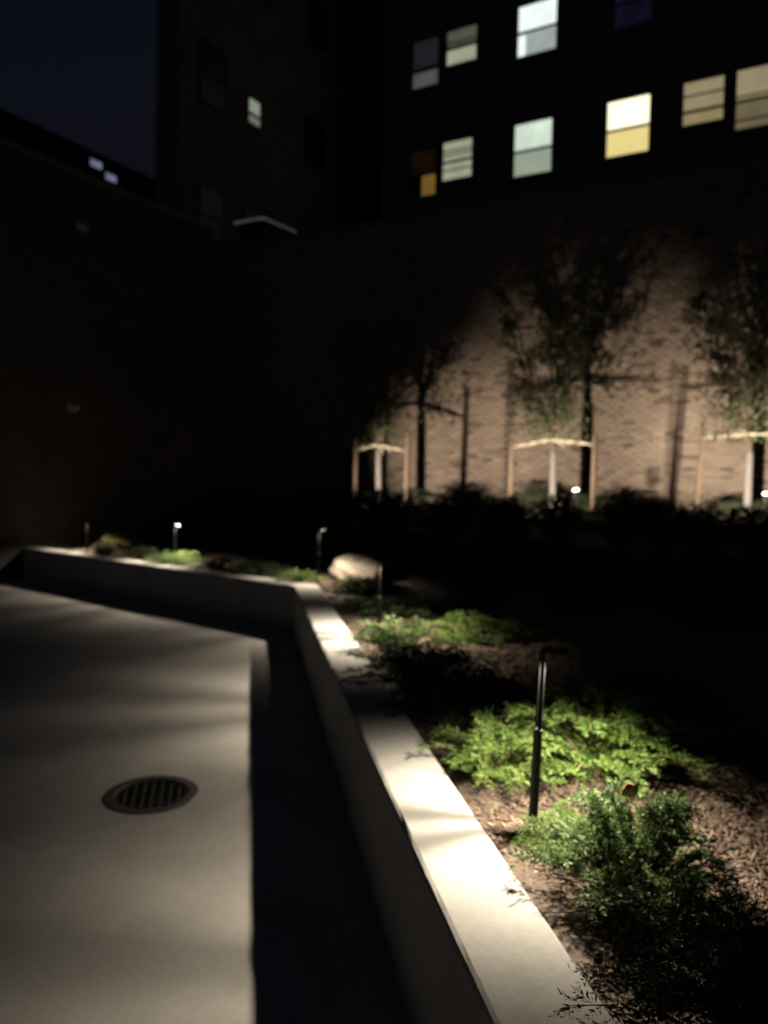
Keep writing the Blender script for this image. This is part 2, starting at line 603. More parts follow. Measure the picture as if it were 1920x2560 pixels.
# two small pale fittings on the side wall
def fitting(s, z, kind, label):
    p = S0 + SD * s
    root = frame_obj("wall_vent" if kind == 0 else "wall_camera", (p.x, p.y, z), SD)
    tag(root, label, "vent" if kind == 0 else "camera")
    if kind == 0:
        MB().box(-0.10, 0.10, -0.012, 0.0, -0.05, 0.05, 0.003).build("plate", M_WHITE, root)
        for k in range(3):
            MB().add([(-0.085, -0.05, -0.03 + k * 0.028), (0.085, -0.05, -0.03 + k * 0.028), (0.085, -0.010, -0.012 + k * 0.028), (-0.085, -0.010, -0.012 + k * 0.028),
                      (-0.085, -0.05, -0.026 + k * 0.028), (0.085, -0.05, -0.026 + k * 0.028), (0.085, -0.010, -0.008 + k * 0.028), (-0.085, -0.010, -0.008 + k * 0.028)],
                     [(0, 3, 2, 1), (4, 5, 6, 7), (0, 1, 5, 4), (1, 2, 6, 5), (2, 3, 7, 6), (3, 0, 4, 7)]).build("louvre", M_WHITE, root)
    else:
        MB().box(-0.05, 0.05, -0.02, 0.0, -0.05, 0.05, 0.005).build("base_plate", M_WHITE, root)
        MB().tube([(0, -0.02, 0), (0, -0.07, 0.01), (0, -0.09, -0.01)], 0.014, 8).build("arm", M_WHITE, root)
        MB().lathe([(0.03, -0.075), (0.034, -0.07), (0.034, 0.06), (0.026, 0.075)], 16).xf(Matrix.Translation((0, -0.12, -0.03)) @ Matrix.Rotation(R(75), 4, 'X')).build("housing", M_WHITE, root, True)
fitting(1.087, 5.44, 0, "small pale louvred vent high up on the dark side wall")
fitting(0.88, 2.65, 1, "small pale camera halfway up the dark side wall")

# ------------------------------------------------------------------ buildings behind
def building(name, p, xdir, L, H, depth, m, label):
    root = frame_obj(name, p, xdir)
    tag(root, label, "building")
    uv_box("wall", 0, L, 0, depth, -0.15, H, m, root)
    MB().box(-0.1, L + 0.1, -0.12, depth + 0.1, H + 0.003, H + 0.35, 0.03).build("parapet", M_COPING, root)
    return root

def window(root, x0, x1, z0, z1, pane_u, pane_l, shade=None, blinds=0, part_l=(0.0, 1.0), z_rail=None):
    """a sash window set proud of the facade; local -y faces out. window > frame, sill, panes, shade, slats"""
    w, h = x1 - x0, z1 - z0
    zr = z0 + h * 0.47 if z_rail is None else z_rail
    fr = MB()
    t = 0.045
    fr.box(x0 - t, x0, -0.055, -0.002, z0 - t, z1 + t)
    fr.box(x1, x1 + t, -0.055, -0.002, z0 - t, z1 + t)
    fr.box(x0, x1, -0.055, -0.002, z1, z1 + t)
    fr.box(x0, x1, -0.055, -0.002, z0 - t, z0)
    fr.box(x0, x1, -0.048, -0.004, zr - 0.035, zr + 0.035)
    wf = fr.build("window", M_FRAME, root)
    MB().box(x0 - 0.12, x1 + 0.12, -0.11, -0.002, z0 - t - 0.085, z0 - t - 0.003, 0.008).build("sill", M_SILL, wf)
    xl0, xl1 = x0 + w * part_l[0], x0 + w * part_l[1]
    MB().box(x0, x1, -0.020, -0.004, zr + 0.035, z1).build("pane", pane_u, wf)
    MB().box(xl0, xl1, -0.026, -0.004, z0, zr - 0.035).build("pane", pane_l, wf)
    if part_l != (0.0, 1.0):
        MB().box(x0, xl0, -0.026, -0.004, z0, zr - 0.035).build("curtain", M_GLASS, wf)
    if shade is not None:
        MB().box(shade[0], shade[1], -0.0285, -0.0262, shade[2], shade[3]).build("shade", shade[4], wf)
    for zb in (blinds or []):
        MB().box(x0, x1, -0.035, -0.0265, zb - 0.022, zb + 0.022).build("slat", M_FRAME, wf)
    return wf

a_ = R(30.0)
BT = Vector((math.cos(a_), -math.sin(a_), 0))
P0 = Vector((6.255, 21.0, 0))
BL = 7.6
A = P0 - BT * BL
apt = building("apartment_building", (A.x, A.y, 0), BT, 17.0, 19.5, 9.0, M_TOWER, "dark apartment block with two rows of lit windows above the brick wall")
def W(s): return s + BL
white_hi = glow("cool white lit pane", (0.90, 1.0, 0.95), 1.15, 0.8)
white_lo = glow("cool grey shade lit from behind", (0.60, 0.68, 0.64), 0.62, 0.8)
green_hi = glow("greenish white lit pane", (0.78, 0.92, 0.76), 0.95, 0.7)
green_lo = glow("greenish shade lit from behind", (0.56, 0.66, 0.50), 0.58, 0.85)
yel_hi = glow("pale yellow lit pane", (1.0, 0.93, 0.62), 1.6, 0.95)
yel_lo = glow("yellow shade lit from behind", (1.0, 0.82, 0.32), 0.85, 0.92)
tan_hi = glow("tan lit pane", (0.66, 0.55, 0.33), 0.50, 0.75)
tan_lo = glow("ochre lit pane", (0.70, 0.56, 0.26), 0.44, 0.75)
tan_dim = glow("dim tan pane", (0.58, 0.46, 0.26), 0.28, 0.7)
cream = glow("cream blind lit from behind", (0.72, 0.76, 0.52), 0.50, 0.75)
cream_d = glow("dim cream pane", (0.50, 0.48, 0.38), 0.20, 0.6)
grey_d = glow("dim grey pane", (0.30, 0.32, 0.38), 0.05, 0.6)
grey_l = glow("grey lit pane", (0.42, 0.45, 0.46), 0.20, 0.6)
orange_d = glow("dim orange pane", (0.50, 0.28, 0.08), 0.018, 0.3)
orange_l = glow("orange lit pane", (0.85, 0.48, 0.10), 0.24, 0.6)
purple_d = glow("dim violet pane", (0.20, 0.17, 0.50), 0.035, 0.3)

window(apt, W(-6.50), W(-5.66), 13.50, 14.88, grey_d, grey_l, None, [14.05], z_rail=13.98)
window(apt, W(-5.37), W(-4.43), 13.92, 14.90, cream_d, cream, None, [14.55, 14.42])
window(apt, W(-3.15), W(-2.05), 13.62, 15.00, white_hi, white_lo, (W(-3.15), W(-2.93), 13.62, 14.2, white_hi))
window(apt, W(-0.46), W(0.50), 13.70, 14.95, purple_d, purple_d)
window(apt, W(-6.50), W(-5.66), 10.25, 11.60, orange_d, orange_l, part_l=(0.45, 1.0))
window(apt, W(-5.42), W(-4.49), 10.58, 11.68, cream, cream, None, [11.42, 11.30, 10.86])
window(apt, W(-3.17), W(-2.09), 10.30, 11.74, green_hi, green_lo, (W(-3.17), W(-2.97), 11.0, 11.2, green_hi))
window(apt, W(-0.56), W(0.52), 10.36, 11.80, yel_hi, yel_lo)
window(apt, W(1.36), W(2.30), 10.80, 11.86, tan_hi, tan_lo, None, [11.52, 11.12], z_rail=11.12)
window(apt, W(2.60), W(3.50), 10.45, 11.88, tan_hi, tan_dim, None, [11.24, 10.66])
for s, z in ((1.36, 14.05), (2.60, 13.75), (4.9, 13.62), (4.9, 10.4)):
    window(apt, W(s), W(s + 0.94), z, z + 1.1, M_GLASS, M_GLASS)

# the wing on the left: a facade that runs away from the camera
WB = Vector((0.17, 28.64, 0)); WA = WB - SD * 10.81
wing = building("corner_tower", (WA.x, WA.y, 0), SD, 10.9, 23.0, 0.8, M_TOWER, "black unlit tower facade left of the apartment block with one small lit window")
g_small = glow("small greenish lit pane", (0.66, 0.76, 0.60), 0.42, 0.6)
g_small2 = glow("small dim pane", (0.6, 0.66, 0.56), 0.30, 0.5)
window(wing, 2.53, 3.01, 11.20, 11.85, g_small, g_small2, z_rail=11.45)
for x in (0.7, 2.45, 5.2, 7.2, 9.1):
    for z in (7.6, 11.1, 14.6):
        if x == 2.45 and z == 11.1: continue
        window(wing, x, x + 0.9, z, z + 1.35, M_GLASS, M_GLASS)

# gabled roof peeping over the wall corner
def gable():
    ctr = Vector((-3.04, 19.40, 0))
    root = frame_obj("roof_house", (ctr.x, ctr.y, 0), -D_)
    tag(root, "narrow house with pale roof edges (glow added) peeping over the wall corner", "house")
    xl, xr, d, ze, zr = -0.82, 0.90, 1.2, 7.50, 7.93
    MB().add([(xl, 0, -.15), (xr, 0, -.15), (xr, 0, ze), (0, 0, zr), (xl, 0, zr), (xl, d, -.15), (xr, d, -.15), (xr, d, ze), (0, d, zr), (xl, d, zr)],
             [(0, 1, 2, 3, 4), (9, 8, 7, 6, 5), (0, 5, 6, 1), (1, 6, 7, 2), (2, 7, 8, 3), (3, 8, 9, 4), (4, 9, 5, 0)]).build("wall", M_SLATE, root)
    box6 = [(0, 3, 2, 1), (4, 5, 6, 7), (0, 1, 5, 4), (1, 2, 6, 5), (2, 3, 7, 6), (3, 0, 4, 7)]
    rf = MB()
    for (x0, z0, x1, z1) in ((xl - .08, zr, 0.0, zr), (0.0, zr, xr + .10, ze - .05)):
        a = [(x0, -.08, z0 + .004), (x1, -.08, z1 + .004), (x1, d + .05, z1 + .004), (x0, d + .05, z0 + .004)]
        rf.add(a + [(x, y, z + .05) for x, y, z in a], box6)
    r_ = rf.build("roof", M_SHINGLE, root)
    edge_glow = glow("added roof edge glow", (0.75, 0.78, 0.90), 0.075, 0.5, 5.0)  # glow added along the roof edge, standing in for light falling on it
    for (x0, z0, x1, z1) in ((xl - .08, zr - .02, -0.002, zr - .02), (0.002, zr - .02, xr + .10, ze - .07)):
        a = [(x0, -.115, z0), (x1, -.115, z1), (x1, -.083, z1), (x0, -.083, z0)]
        MB().add(a + [(x, y, z + .085) for x, y, z in a], box6).build("bargeboard", M_WHITE, r_)
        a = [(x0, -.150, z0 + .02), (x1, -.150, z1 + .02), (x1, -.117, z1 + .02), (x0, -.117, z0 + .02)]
        MB().add(a + [(x, y, z + .045) for x, y, z in a], box6).build("added_edge_glow", edge_glow, r_)
gable()

# low far house over the side wall with two lit windows
def far_house():
    root = frame_obj("far_house", (-16.5, 27.0, 0), SD)
    tag(root, "distant dark house with two bluish lit windows just above the side wall", "house")
    uv_box("wall", 0, 12, 0, 5, -0.15, 15.2, M_SLATE, root)
    MB().add([(-.3, -.3, 15.202), (12.3, -.3, 15.202), (12.3, 5.3, 15.202), (-.3, 5.3, 15.202), (-.3, 2.5, 15.9), (12.3, 2.5, 15.9)],
             [(0, 1, 5, 4), (2, 3, 4, 5), (1, 2, 5), (3, 0, 4), (0, 3, 2, 1)]).build("roof", M_SHINGLE, root)
    bl = glow("bluish lit pane", (0.42, 0.48, 0.66), 0.42, 0.6)
    for (x, z) in ((7.6, 14.70), (8.4, 14.40)):
        f = MB().box(x - .06, x + 0.64, -.04, -.002, z - .06, z + .34).build("window", M_FRAME, root)
        MB().box(x, x + .58, -.05, -.041, z, z + .28).build("pane", bl, f)
far_house()

# ------------------------------------------------------------------ drain
def drain():
    root = empty("floor_drain", (DR.x, DR.y, DR.z))
    tag(root, "round dark iron drain grate in a grey ring set in the patio", "drain")
    # outer ring
    MB().lathe([(0.186, -0.06), (0.186, 0.003), (0.190, 0.006), (0.238, 0.006), (0.243, 0.002), (0.243, -0.06)], 48).build("ring", M_RING, root, False)
    # lathe caps would close the ring: rebuild ring without caps
    o = root.children[0]
    me = o.data
    import bmesh
    bm = bmesh.new(); bm.from_mesh(me)
    big = [f for f in bm.faces if len(f.verts) > 8]
    bmesh.ops.delete(bm, geom=big, context='FACES_ONLY')
    bm.to_mesh(me); bm.free()
    MB().lathe([(0.185, -0.07), (0.185, -0.055)], 32).build("sump", M_DARK, root)
    gr = MB().lathe([(0.172, -0.012), (0.172, -0.001), (0.184, -0.001), (0.184, -0.012)], 48).build("grate", M_IRON, root)
    bm = bmesh.new(); bm.from_mesh(gr.data)
    bmesh.ops.delete(bm, geom=[f for f in bm.faces if len(f.verts) > 8], context='FACES_ONLY')
    bm.to_mesh(gr.data); bm.free()
    for k in range(-3, 4):
        x = k * 0.046
        h = math.sqrt(0.176 ** 2 - x * x)
        MB().box(x - 0.007, x + 0.007, -h, h, -0.013, -0.002, 0.002).build("bar", M_IRON, gr)
    for k in range(-2, 3):
        y = k * 0.058
        h = math.sqrt(0.176 ** 2 - y * y)
        MB().box(-h, h, y - 0.006, y + 0.006, -0.015, -0.004, 0.002).build("bar", M_IRON, gr)
    root.rotation_euler = (math.atan(0.012), 0, R(12))
    root.scale = (0.965, 0.965, 1)
drain()

# ------------------------------------------------------------------ path lights
def spot(name, parent, loc, target, watt, angle, blend=0.3, size=0.012, colr=LAMP):
    l = bpy.data.lights.new(name, 'SPOT')
    l.energy = watt; l.color = colr
    l.spot_size = R(angle); l.spot_blend = blend
    l.shadow_soft_size = size
    o = bpy.data.objects.new(name, l)
    col.objects.link(o)
    o.parent = parent
    o.location = loc
    d = Vector(target) - Vector(loc)
    o.rotation_euler = d.to_track_quat('-Z', 'Y').to_euler()
    return o

def path_light(x, y, rz, top, label, watt=PATH_W, lean=(0, 0), tip=13, cone=145):
    """post with a forked top that carries a small round hood on the planting side (local +x)"""
    zg = soil_z(x, y) + lump(x, y)
    root = empty("path_light", (x, y, zg), rz)
    root.rotation_euler = (R(lean[0]), R(lean[1]), rz)
    tag(root, label, "path light", "path lights along the kerb")
    h = top - zg
    MB().box(-0.010, 0.010, -0.018, 0.018, -0.12, h - 0.255, 0.003).build("post", M_BLACK, root)
    for s in (-1, 1):
        MB().box(-0.006, 0.006, s * 0.0110 - 0.0050, s * 0.0110 + 0.0050, h - 0.2545, h - 0.002, 0.0015).build("fork_arm", M_ARM, root)
    MB().tube([(0, 0, -0.05), (0, 0, 0.012), (0, 0, 0.014)], [0.034, 0.034, 0.026], 14).build("ground_collar", M_BLACK, root)
    tilt = Matrix.Translation((0.045, 0, h)) @ Matrix.Rotation(R(tip), 4, 'Y')
    hood = MB().lathe([(0.030, -0.003), (0.040, -0.003), (0.0415, -0.007), (0.043, -0.007), (0.044, 0.002), (0.038, 0.006), (0.012, 0.009)], 28).xf(tilt).build("hood", M_BLACK, root, False)
    MB().lathe([(0.024, -0.0075), (0.029, -0.0065), (0.030, -0.0035), (0.024, -0.0035)], 28).xf(tilt).build("lens", M_LENS, hood, False)
    spot("lamp_light", root, (0.052, 0, h - 0.024), (0.052 - 0.06, 0, h - 1.0), watt, cone, 0.65)
    return root
ra = math.atan2(-NEARD.x, -NEARD.y)          # near kerb direction
rz_near = math.atan2(0.1797, 1.0)
rz_far = math.atan2(0.785, 0.619)
path_light(0.505, 2.50, rz_near, 1.09, "black post path light standing in the bright feathery juniper in front", lean=(0, 1.6), tip=0, cone=134)
path_light(-0.02, 5.50, rz_near, 1.06, "slim post path light beside the kerb, second from the front", lean=(0, -0.6), tip=4)
path_light(-0.70, 8.44, R(35), 1.08, "slim post path light left of the pale boulder near the kerb corner", watt=PATH_W * 0.6, tip=8)
path_light(-2.67, 9.98, rz_far, 1.00, "path light with bright lens over the far kerb, right of the leftmost one", watt=PATH_W * 0.9, tip=17)
path_light(-4.27, 11.20, rz_far, 0.935, "leftmost dim path light by the dark side wall", watt=PATH_W * 0.5, tip=0)

# ------------------------------------------------------------------ shrubs
def leaf_quads(P_, Dn, L, Wd, r):
    """rhombic leaves at P_ along Dn; random roll"""
    n = len(P_)
    q = r.normal(size=(n, 3))
    side = np.cross(Dn, q); side /= np.linalg.norm(side, axis=1, keepdims=True) + 1e-9
    L = L[:, None]; Wd = Wd[:, None]
    nrm = np.cross(Dn, side)
    a = P_
    b = P_ + Dn * L * 0.45 + side * Wd * 0.5 + nrm * L * 0.06
    c = P_ + Dn * L
    d = P_ + Dn * L * 0.45 - side * Wd * 0.5 + nrm * L * 0.06
    v = np.stack([a, b, c, d], 1).reshape(-1, 3)
    f = np.arange(4 * n).reshape(n, 4)
    return v, f

def unit(v): return v / (np.linalg.norm(v, axis=-1, keepdims=True) + 1e-9)

def spray_shrub(seed, rad, height, nst, ntw, nlf, leaf, droop=0.5):
    """feathery shrub: arching stems with side twigs carrying small leaves. returns leaf verts, faces, tone and stem MB"""
    r = np.random.default_rng(seed)
    Ps, Ds, Ls, Ts = [], [], [], []
    stems = MB()
    for s in range(nst):
        az = r.uniform(0, 2 * math.pi)
        el = R(r.uniform(12, 80))
        ln = rad * r.uniform(0.65, 1.12) * (0.75 + 0.35 * math.cos(el))
        hh = height * r.uniform(0.7, 1.15)
        base = np.array([r.normal(0, rad * 0.08), r.normal(0, rad * 0.08), 0.0])
        out = np.array([math.cos(az), math.sin(az), 0.0])
        u = np.linspace(0, 1, 12)[:, None]
        horiz = ln * math.cos(el) ** 0.6
        vert = hh * (0.25 + 0.75 * math.sin(el))
        bend = r.normal(0, 0.18)
        side = np.array([-out[1], out[0], 0])
        pts = base + out * horiz * u ** 0.95 + np.array([0, 0, 1.0]) * vert * (np.sin(u * math.pi * (0.5 + 0.22 * droop)))  + side * bend * ln * u ** 2
        stems.tube([pts[0], pts[3], pts[6], pts[9], pts[11]], [0.0050, 0.0042, 0.0032, 0.002, 0.001], 4, False)
        tang = unit(np.gradient(pts, axis=0))
        us = np.clip(np.linspace(0.12, 0.99, ntw) + r.normal(0, 0.015, ntw), 0.05, 1.0)
        idx = us * 11
        i0 = np.clip(idx.astype(int), 0, 10); fr = (idx - i0)[:, None]
        tp = pts[i0] * (1 - fr) + pts[i0 + 1] * fr
        tt = unit(tang[i0] * (1 - fr) + tang[i0 + 1] * fr)
        sgn = np.where(np.arange(ntw) % 2 == 0, 1.0, -1.0)[:, None]
        lat = unit(np.cross(tt, np.array([0, 0, 1.0])) + r.normal(0, 0.14, (ntw, 3)))
        td = unit(tt * 0.8 + lat * sgn * r.uniform(0.45, 1.0, (ntw, 1)) + np.array([0, 0, 0.12]) + r.normal(0, 0.10, (ntw, 3)))
        tl = ln * r.uniform(0.16, 0.30, ntw) * (1.15 - 0.6 * us)
        w = np.linspace(0.05, 1.0, nlf)
        pp = tp[:, None, :] + td[:, None, :] * (tl[:, None] * w)[:, :, None]
        pp[:, :, 2] -= (0.10 * tl[:, None] * w ** 2)
        ls = np.where(np.arange(nlf) % 2 == 0, 1.0, -1.0)[None, :, None]
        l2 = unit(np.cross(td, unit(np.array([0, 0, 1.0]) + r.normal(0, 0.4, (ntw, 3)))))[:, None, :]
        dd = unit(td[:, None, :] * 0.9 + l2 * ls * 0.75 + r.normal(0, 0.25, (ntw, nlf, 3)))
        Ps.append(pp.reshape(-1, 3)); Ds.append(dd.reshape(-1, 3))
        Ls.append((leaf * r.uniform(0.6, 1.25, (ntw, nlf)) * (1.1 - 0.45 * w)[None, :]).ravel())
        tb = np.clip(r.normal(0.5, 0.14), 0.1, 0.85)
        Ts.append(np.clip(tb + 0.25 * (w[None, :] - 0.5) + r.normal(0, 0.12, (ntw, nlf)), 0, 0.94).ravel())
    P_ = np.concatenate(Ps); Dn = np.concatenate(Ds); L = np.concatenate(Ls); T = np.concatenate(Ts)
    P_[:, 2] = np.maximum(P_[:, 2], 0.012)
    dead = r.random(len(T)) < 0.012
    T[dead] = 1.0
    v, f = leaf_quads(P_, Dn, L, L * r.uniform(0.22, 0.34, len(L)), r)
    return v, f, T, stems

proto = {}
def make_shrub(key, seed, rad, height, nst, ntw, nlf, leaf, m, name="juniper_shrub"):
    v, f, T, st = spray_shrub(seed, rad, height, nst, ntw, nlf, leaf)
    root = empty(name)
    link_mesh("foliage", v, f, m, root, tone=T)
    st.build("stems", M_STEM, root)
    proto[key] = [root, False]
make_shrub("near_a", 1, 0.41, 0.33, 60, 26, 14, 0.023, M_JUNI)
make_shrub("near_b", 2, 0.38, 0.27, 60, 24, 13, 0.021, M_JUNI)
make_shrub("near_c", 12, 0.34, 0.29, 92, 24, 14, 0.021, M_JBLUE)
make_shrub("near_dark", 3, 0.40, 0.28, 100, 20, 15, 0.020, M_YEW, "dark_shrub")
make_shrub("mid_a", 4, 0.42, 0.26, 52, 14, 9, 0.034, M_JUNI)
make_shrub("mid_b", 5, 0.36, 0.22, 50, 14, 9, 0.032, M_JUNI)
make_shrub("mid_pale", 6, 0.34, 0.22, 46, 13, 9, 0.034, M_PALE, "pale_shrub")
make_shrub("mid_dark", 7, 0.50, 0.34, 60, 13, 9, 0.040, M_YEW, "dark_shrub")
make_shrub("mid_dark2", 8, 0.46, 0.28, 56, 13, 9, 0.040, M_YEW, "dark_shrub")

def put_shrub(key, x, y, label, group=None, rz=0.0, sc=1.0, szz=None, dz=-0.02):
    root, used = proto[key]
    o = root if not used else copy_tree(root)
    proto[key][1] = True
    o.location = (x, y, soil_z(x, y) + lump(x, y) + dz)
    o.rotation_euler = (0, 0, rz)
    o.scale = (sc, sc, szz or sc)
    tag(o, label, "shrub", group)
    return o

put_shrub("near_a", 0.88, 2.98, "bright lime green feathery juniper right behind the front path light post", None, 0.4, 1.0)
put_shrub("near_b", 0.60, 2.44, "small green juniper sprig clump at the foot of the front path light", None, 0.3, 0.42, 0.55)
put_shrub("near_c", 0.725, 2.15, "dark bluish green juniper just in front of the front path light", None, 1.3, 0.86, 1.02)
put_shrub("near_b", 0.50, 3.05, "lime green juniper sprays left of the front post, reaching to the kerb", None, 2.9, 0.82, 0.95)
put_shrub("near_dark", 0.86, 1.52, "almost black shrub in the bottom right corner of the picture", None, 0.0, 0.95, 1.0)
put_shrub("near_dark", 1.32, 3.62, "dim green shrub behind the lit mulch on the right", None, 2.2, 0.85, 0.95)
put_shrub("near_dark", 0.42, 3.75, "dark unlit shrub beside the kerb behind the bright juniper", None, 4.2, 0.9, 0.8)
put_shrub("mid_a", 0.10, 5.02, "bright green juniper under the second path light from the front", None, 0.8, 0.9)
put_shrub("mid_b", 0.62, 5.65, "dim green shrub right of the second path light from the front", None, 2.1, 0.95)
put_shrub("mid_b", 1.10, 5.95, "sparse dull green shrub farthest right in the second lamp's pool", None, 4.4, 0.75)
put_shrub("mid_dark", 0.25, 4.35, "dark shrub beside the kerb between the two nearest path lights", None, 1.0, 0.85, 0.7)
put_shrub("mid_dark", 0.10, 6.55, "dark shrub behind the second path light from the front", None, 3.0, 0.8, 0.7)
put_shrub("mid_a", -0.90, 8.36, "green juniper left of the path light post at the kerb corner", None, 5.0, 0.62)
put_shrub("mid_pale", -0.32, 8.00, "pale tangled shrub below the bright boulder at the kerb corner", None, 0.2, 0.72)
put_shrub("mid_dark2", -0.05, 7.45, "dark shrub beside the kerb just right of its corner", None, 0.5, 0.75, 0.7)
put_shrub("mid_a", -2.62, 9.80, "bright green juniper under the path light over the far kerb", None, 1.7, 0.85, 0.8)
put_shrub("mid_dark", -2.02, 9.42, "dark shrub on the far kerb right of the bright juniper there", None, 1.7, 0.8, 0.6)
put_shrub("mid_dark2", -1.42, 8.95, "dark shrub on the far kerb midway to the corner", None, 3.7, 0.8, 0.6)
put_shrub("mid_dark", -3.30, 10.42, "dark shrub on the far kerb left of the bright juniper there", None, 0.9, 0.75, 0.62)
put_shrub("mid_pale", -3.92, 10.82, "yellowish green shrub at the left end of the far kerb", None, 2.6, 0.85)
put_shrub("mid_pale", -3.95, 11.75, "brownish shrub behind the yellowish one near the side wall", None, 1.1, 0.95, 1.2)
TREES = [(-0.11, 14.35), (2.69, 12.5), (5.28, 11.35)]
FRONT = [(x - 1.9 * E_.x, y - 1.9 * E_.y) for x, y in TREES]
MIDL = []
LAMP_SPOTS = FRONT + MIDL + [(2.946, 12.0), (5.33, 10.9)]
rs = np.random.default_rng(77)
dk = 0
taken = []
for row_s, x_lo, x_hi, stp in ((7.2, 1.0, 6.6, 1.0), (8.3, 0.2, 7.4, 1.0), (9.3, -1.6, 7.2, 1.0), (11.15, -3.0, 7.0, 1.0), (12.75, -1.2, 7.4, 0.9)):
    # rows along the bank, run parallel to the garden wall
    t = x_lo
    while t < x_hi:
        base = E_ * row_s
        x = t + rs.normal(0, 0.12)
        y = (row_s - x * E_.x) / E_.y + rs.normal(0, 0.12)
        t += stp * rs.uniform(0.85, 1.2)
        if x / max(y, 1) > 0.56 or planter_d(x, y) < 0.75: continue
        if any(math.hypot(x - a - 0.6 * E_.x, y - b - 0.6 * E_.y) < 0.95 for a, b in FRONT): continue
        if any(math.hypot(x - a, y - b) < 0.5 for a, b in LAMP_SPOTS): continue
        key = ("mid_dark", "mid_dark2")[dk % 2]; dk += 1
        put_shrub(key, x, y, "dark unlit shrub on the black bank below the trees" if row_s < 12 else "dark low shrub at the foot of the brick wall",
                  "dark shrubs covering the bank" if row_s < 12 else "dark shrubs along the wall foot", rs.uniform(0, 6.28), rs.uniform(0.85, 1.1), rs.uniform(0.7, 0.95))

# taller dark hedge in front of the uplights
t = -2.3
hedge_i = 0
while t < 6.6:
    x = t + rs.normal(0, 0.06)
    y = (9.95 - x * E_.x) / E_.y + rs.normal(0, 0.08)
    t += 0.50 * rs.uniform(0.85, 1.15)
    top = 1.44 + rs.normal(0, 0.035)
    hz = (top - soil_z(x, y)) / 0.36
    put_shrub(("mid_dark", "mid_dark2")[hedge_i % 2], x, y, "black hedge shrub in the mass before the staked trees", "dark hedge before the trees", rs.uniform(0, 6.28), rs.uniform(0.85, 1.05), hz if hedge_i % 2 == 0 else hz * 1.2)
    hedge_i += 1

# ------------------------------------------------------------------ mulch
def mulch():
    r = np.random.default_rng(9)
    V, F, T = [], [], []
    def chip(x, y, s, tone):
        z = soil_z(x, y) + lump(x, y) + r.uniform(-0.002, 0.010)
        l, w, h = s * r.uniform(0.6, 1.5), s * r.uniform(0.18, 0.45), s * r.uniform(0.07, 0.16)
        q = Matrix.Rotation(r.uniform(0, 6.28), 3, 'Z') @ Matrix.Rotation(r.normal(0, 0.35), 3, 'X') @ Matrix.Rotation(r.normal(0, 0.3), 3, 'Y')
        b = len(V)
        k = r.uniform(0.5, 0.95)
        for sx, sy, sz in ((-1, -1, -1), (1, -k, -1), (1, k, -1), (-1, 1, -1), (-1, -1, 1), (1, -k, 1), (1, k, 1), (-1, 1, 1)):
            p = q @ Vector((sx * l / 2, sy * w / 2, sz * h / 2))
            V.append((x + p.x, y + p.y, z + p.z))
        F.extend([[b + 4, b + 5, b + 6, b + 7], [b, b + 1, b + 5, b + 4], [b + 1, b + 2, b + 6, b + 5], [b + 2, b + 3, b + 7, b + 6], [b + 3, b, b + 4, b + 7]])
        T.extend([tone] * 5)
    def field(n, cx, cy_, sx, sy, size):
        for i in range(n):
            x, y = cx + r.normal(0, sx), cy_ + r.normal(0, sy)
            if planter_d(x, y) < KT + 0.012 or y < 0.9: continue
            chip(x, y, size, float(np.clip(r.beta(2.2, 2.6), 0, 1)))
    field(15000, 1.00, 2.45, 0.55, 0.75, 0.030)
    field(3000, 0.45, 1.75, 0.22, 0.5, 0.030)
    field(4500, 0.35, 5.4, 0.7, 0.7, 0.036)
    field(2500, -0.5, 8.4, 0.6, 0.5, 0.042)
    field(2000, -2.6, 10.0, 0.8, 0.5, 0.045)
    field(1500, -4.0, 11.2, 0.5, 0.5, 0.045)
    o = link_mesh("mulch", np.array(V), np.array(F), M_CHIP, tone=T)
    tag(o, "brown wood chip mulch strewn over the planting bed", "mulch", kind="stuff")
mulch()

# ------------------------------------------------------------------ boulders
def boulder(x, y, sx, sy, sz, seed, label, dz=0.0):
    import bmesh
    bm = bmesh.new()
    bmesh.ops.create_icosphere(bm, subdivisions=4, radius=1.0)
    r = np.random.default_rng(seed)
    cuts = [(unit(r.normal(size=3)), r.uniform(0.60, 0.88)) for _ in range(14)]
    ph = r.uniform(0, 6, 6)
    for v in bm.verts:
        p = np.array(v.co)
        for n_, d_ in cuts:
            e = p @ n_ - d_
            if e > 0: p = p - n_ * e * 0.9
        k = 1 + 0.06 * math.sin(5 * p[0] + ph[0]) * math.sin(4 * p[1] + ph[1]) + 0.035 * math.sin(11 * p[2] + ph[2] + 6 * p[0]) + 0.02 * math.sin(19 * p[0] + ph[3]) * math.sin(17 * p[2] + 13 * p[1] + ph[4])
        p = p * k
        v.co = (p[0] * sx, p[1] * sy, p[2] * sz)
    me = bpy.data.meshes.new("boulder"); bm.to_mesh(me); bm.free()
    me.polygons.foreach_set("use_smooth", np.ones(len(me.polygons), dtype=bool))
    me.materials.append(M_ROCK)
    o = bpy.data.objects.new("boulder", me); col.objects.link(o)
    o.location = (x, y, soil_z(x, y) + sz * 0.45 + dz)
    o.rotation_euler = (0, 0, r.uniform(0, 6))
    tag(o, label, "boulder")
    return o
boulder(-0.28, 8.95, 0.34, 0.28, 0.23, 14, "pale rounded boulder glaring in the lamp at the kerb corner", -0.03)

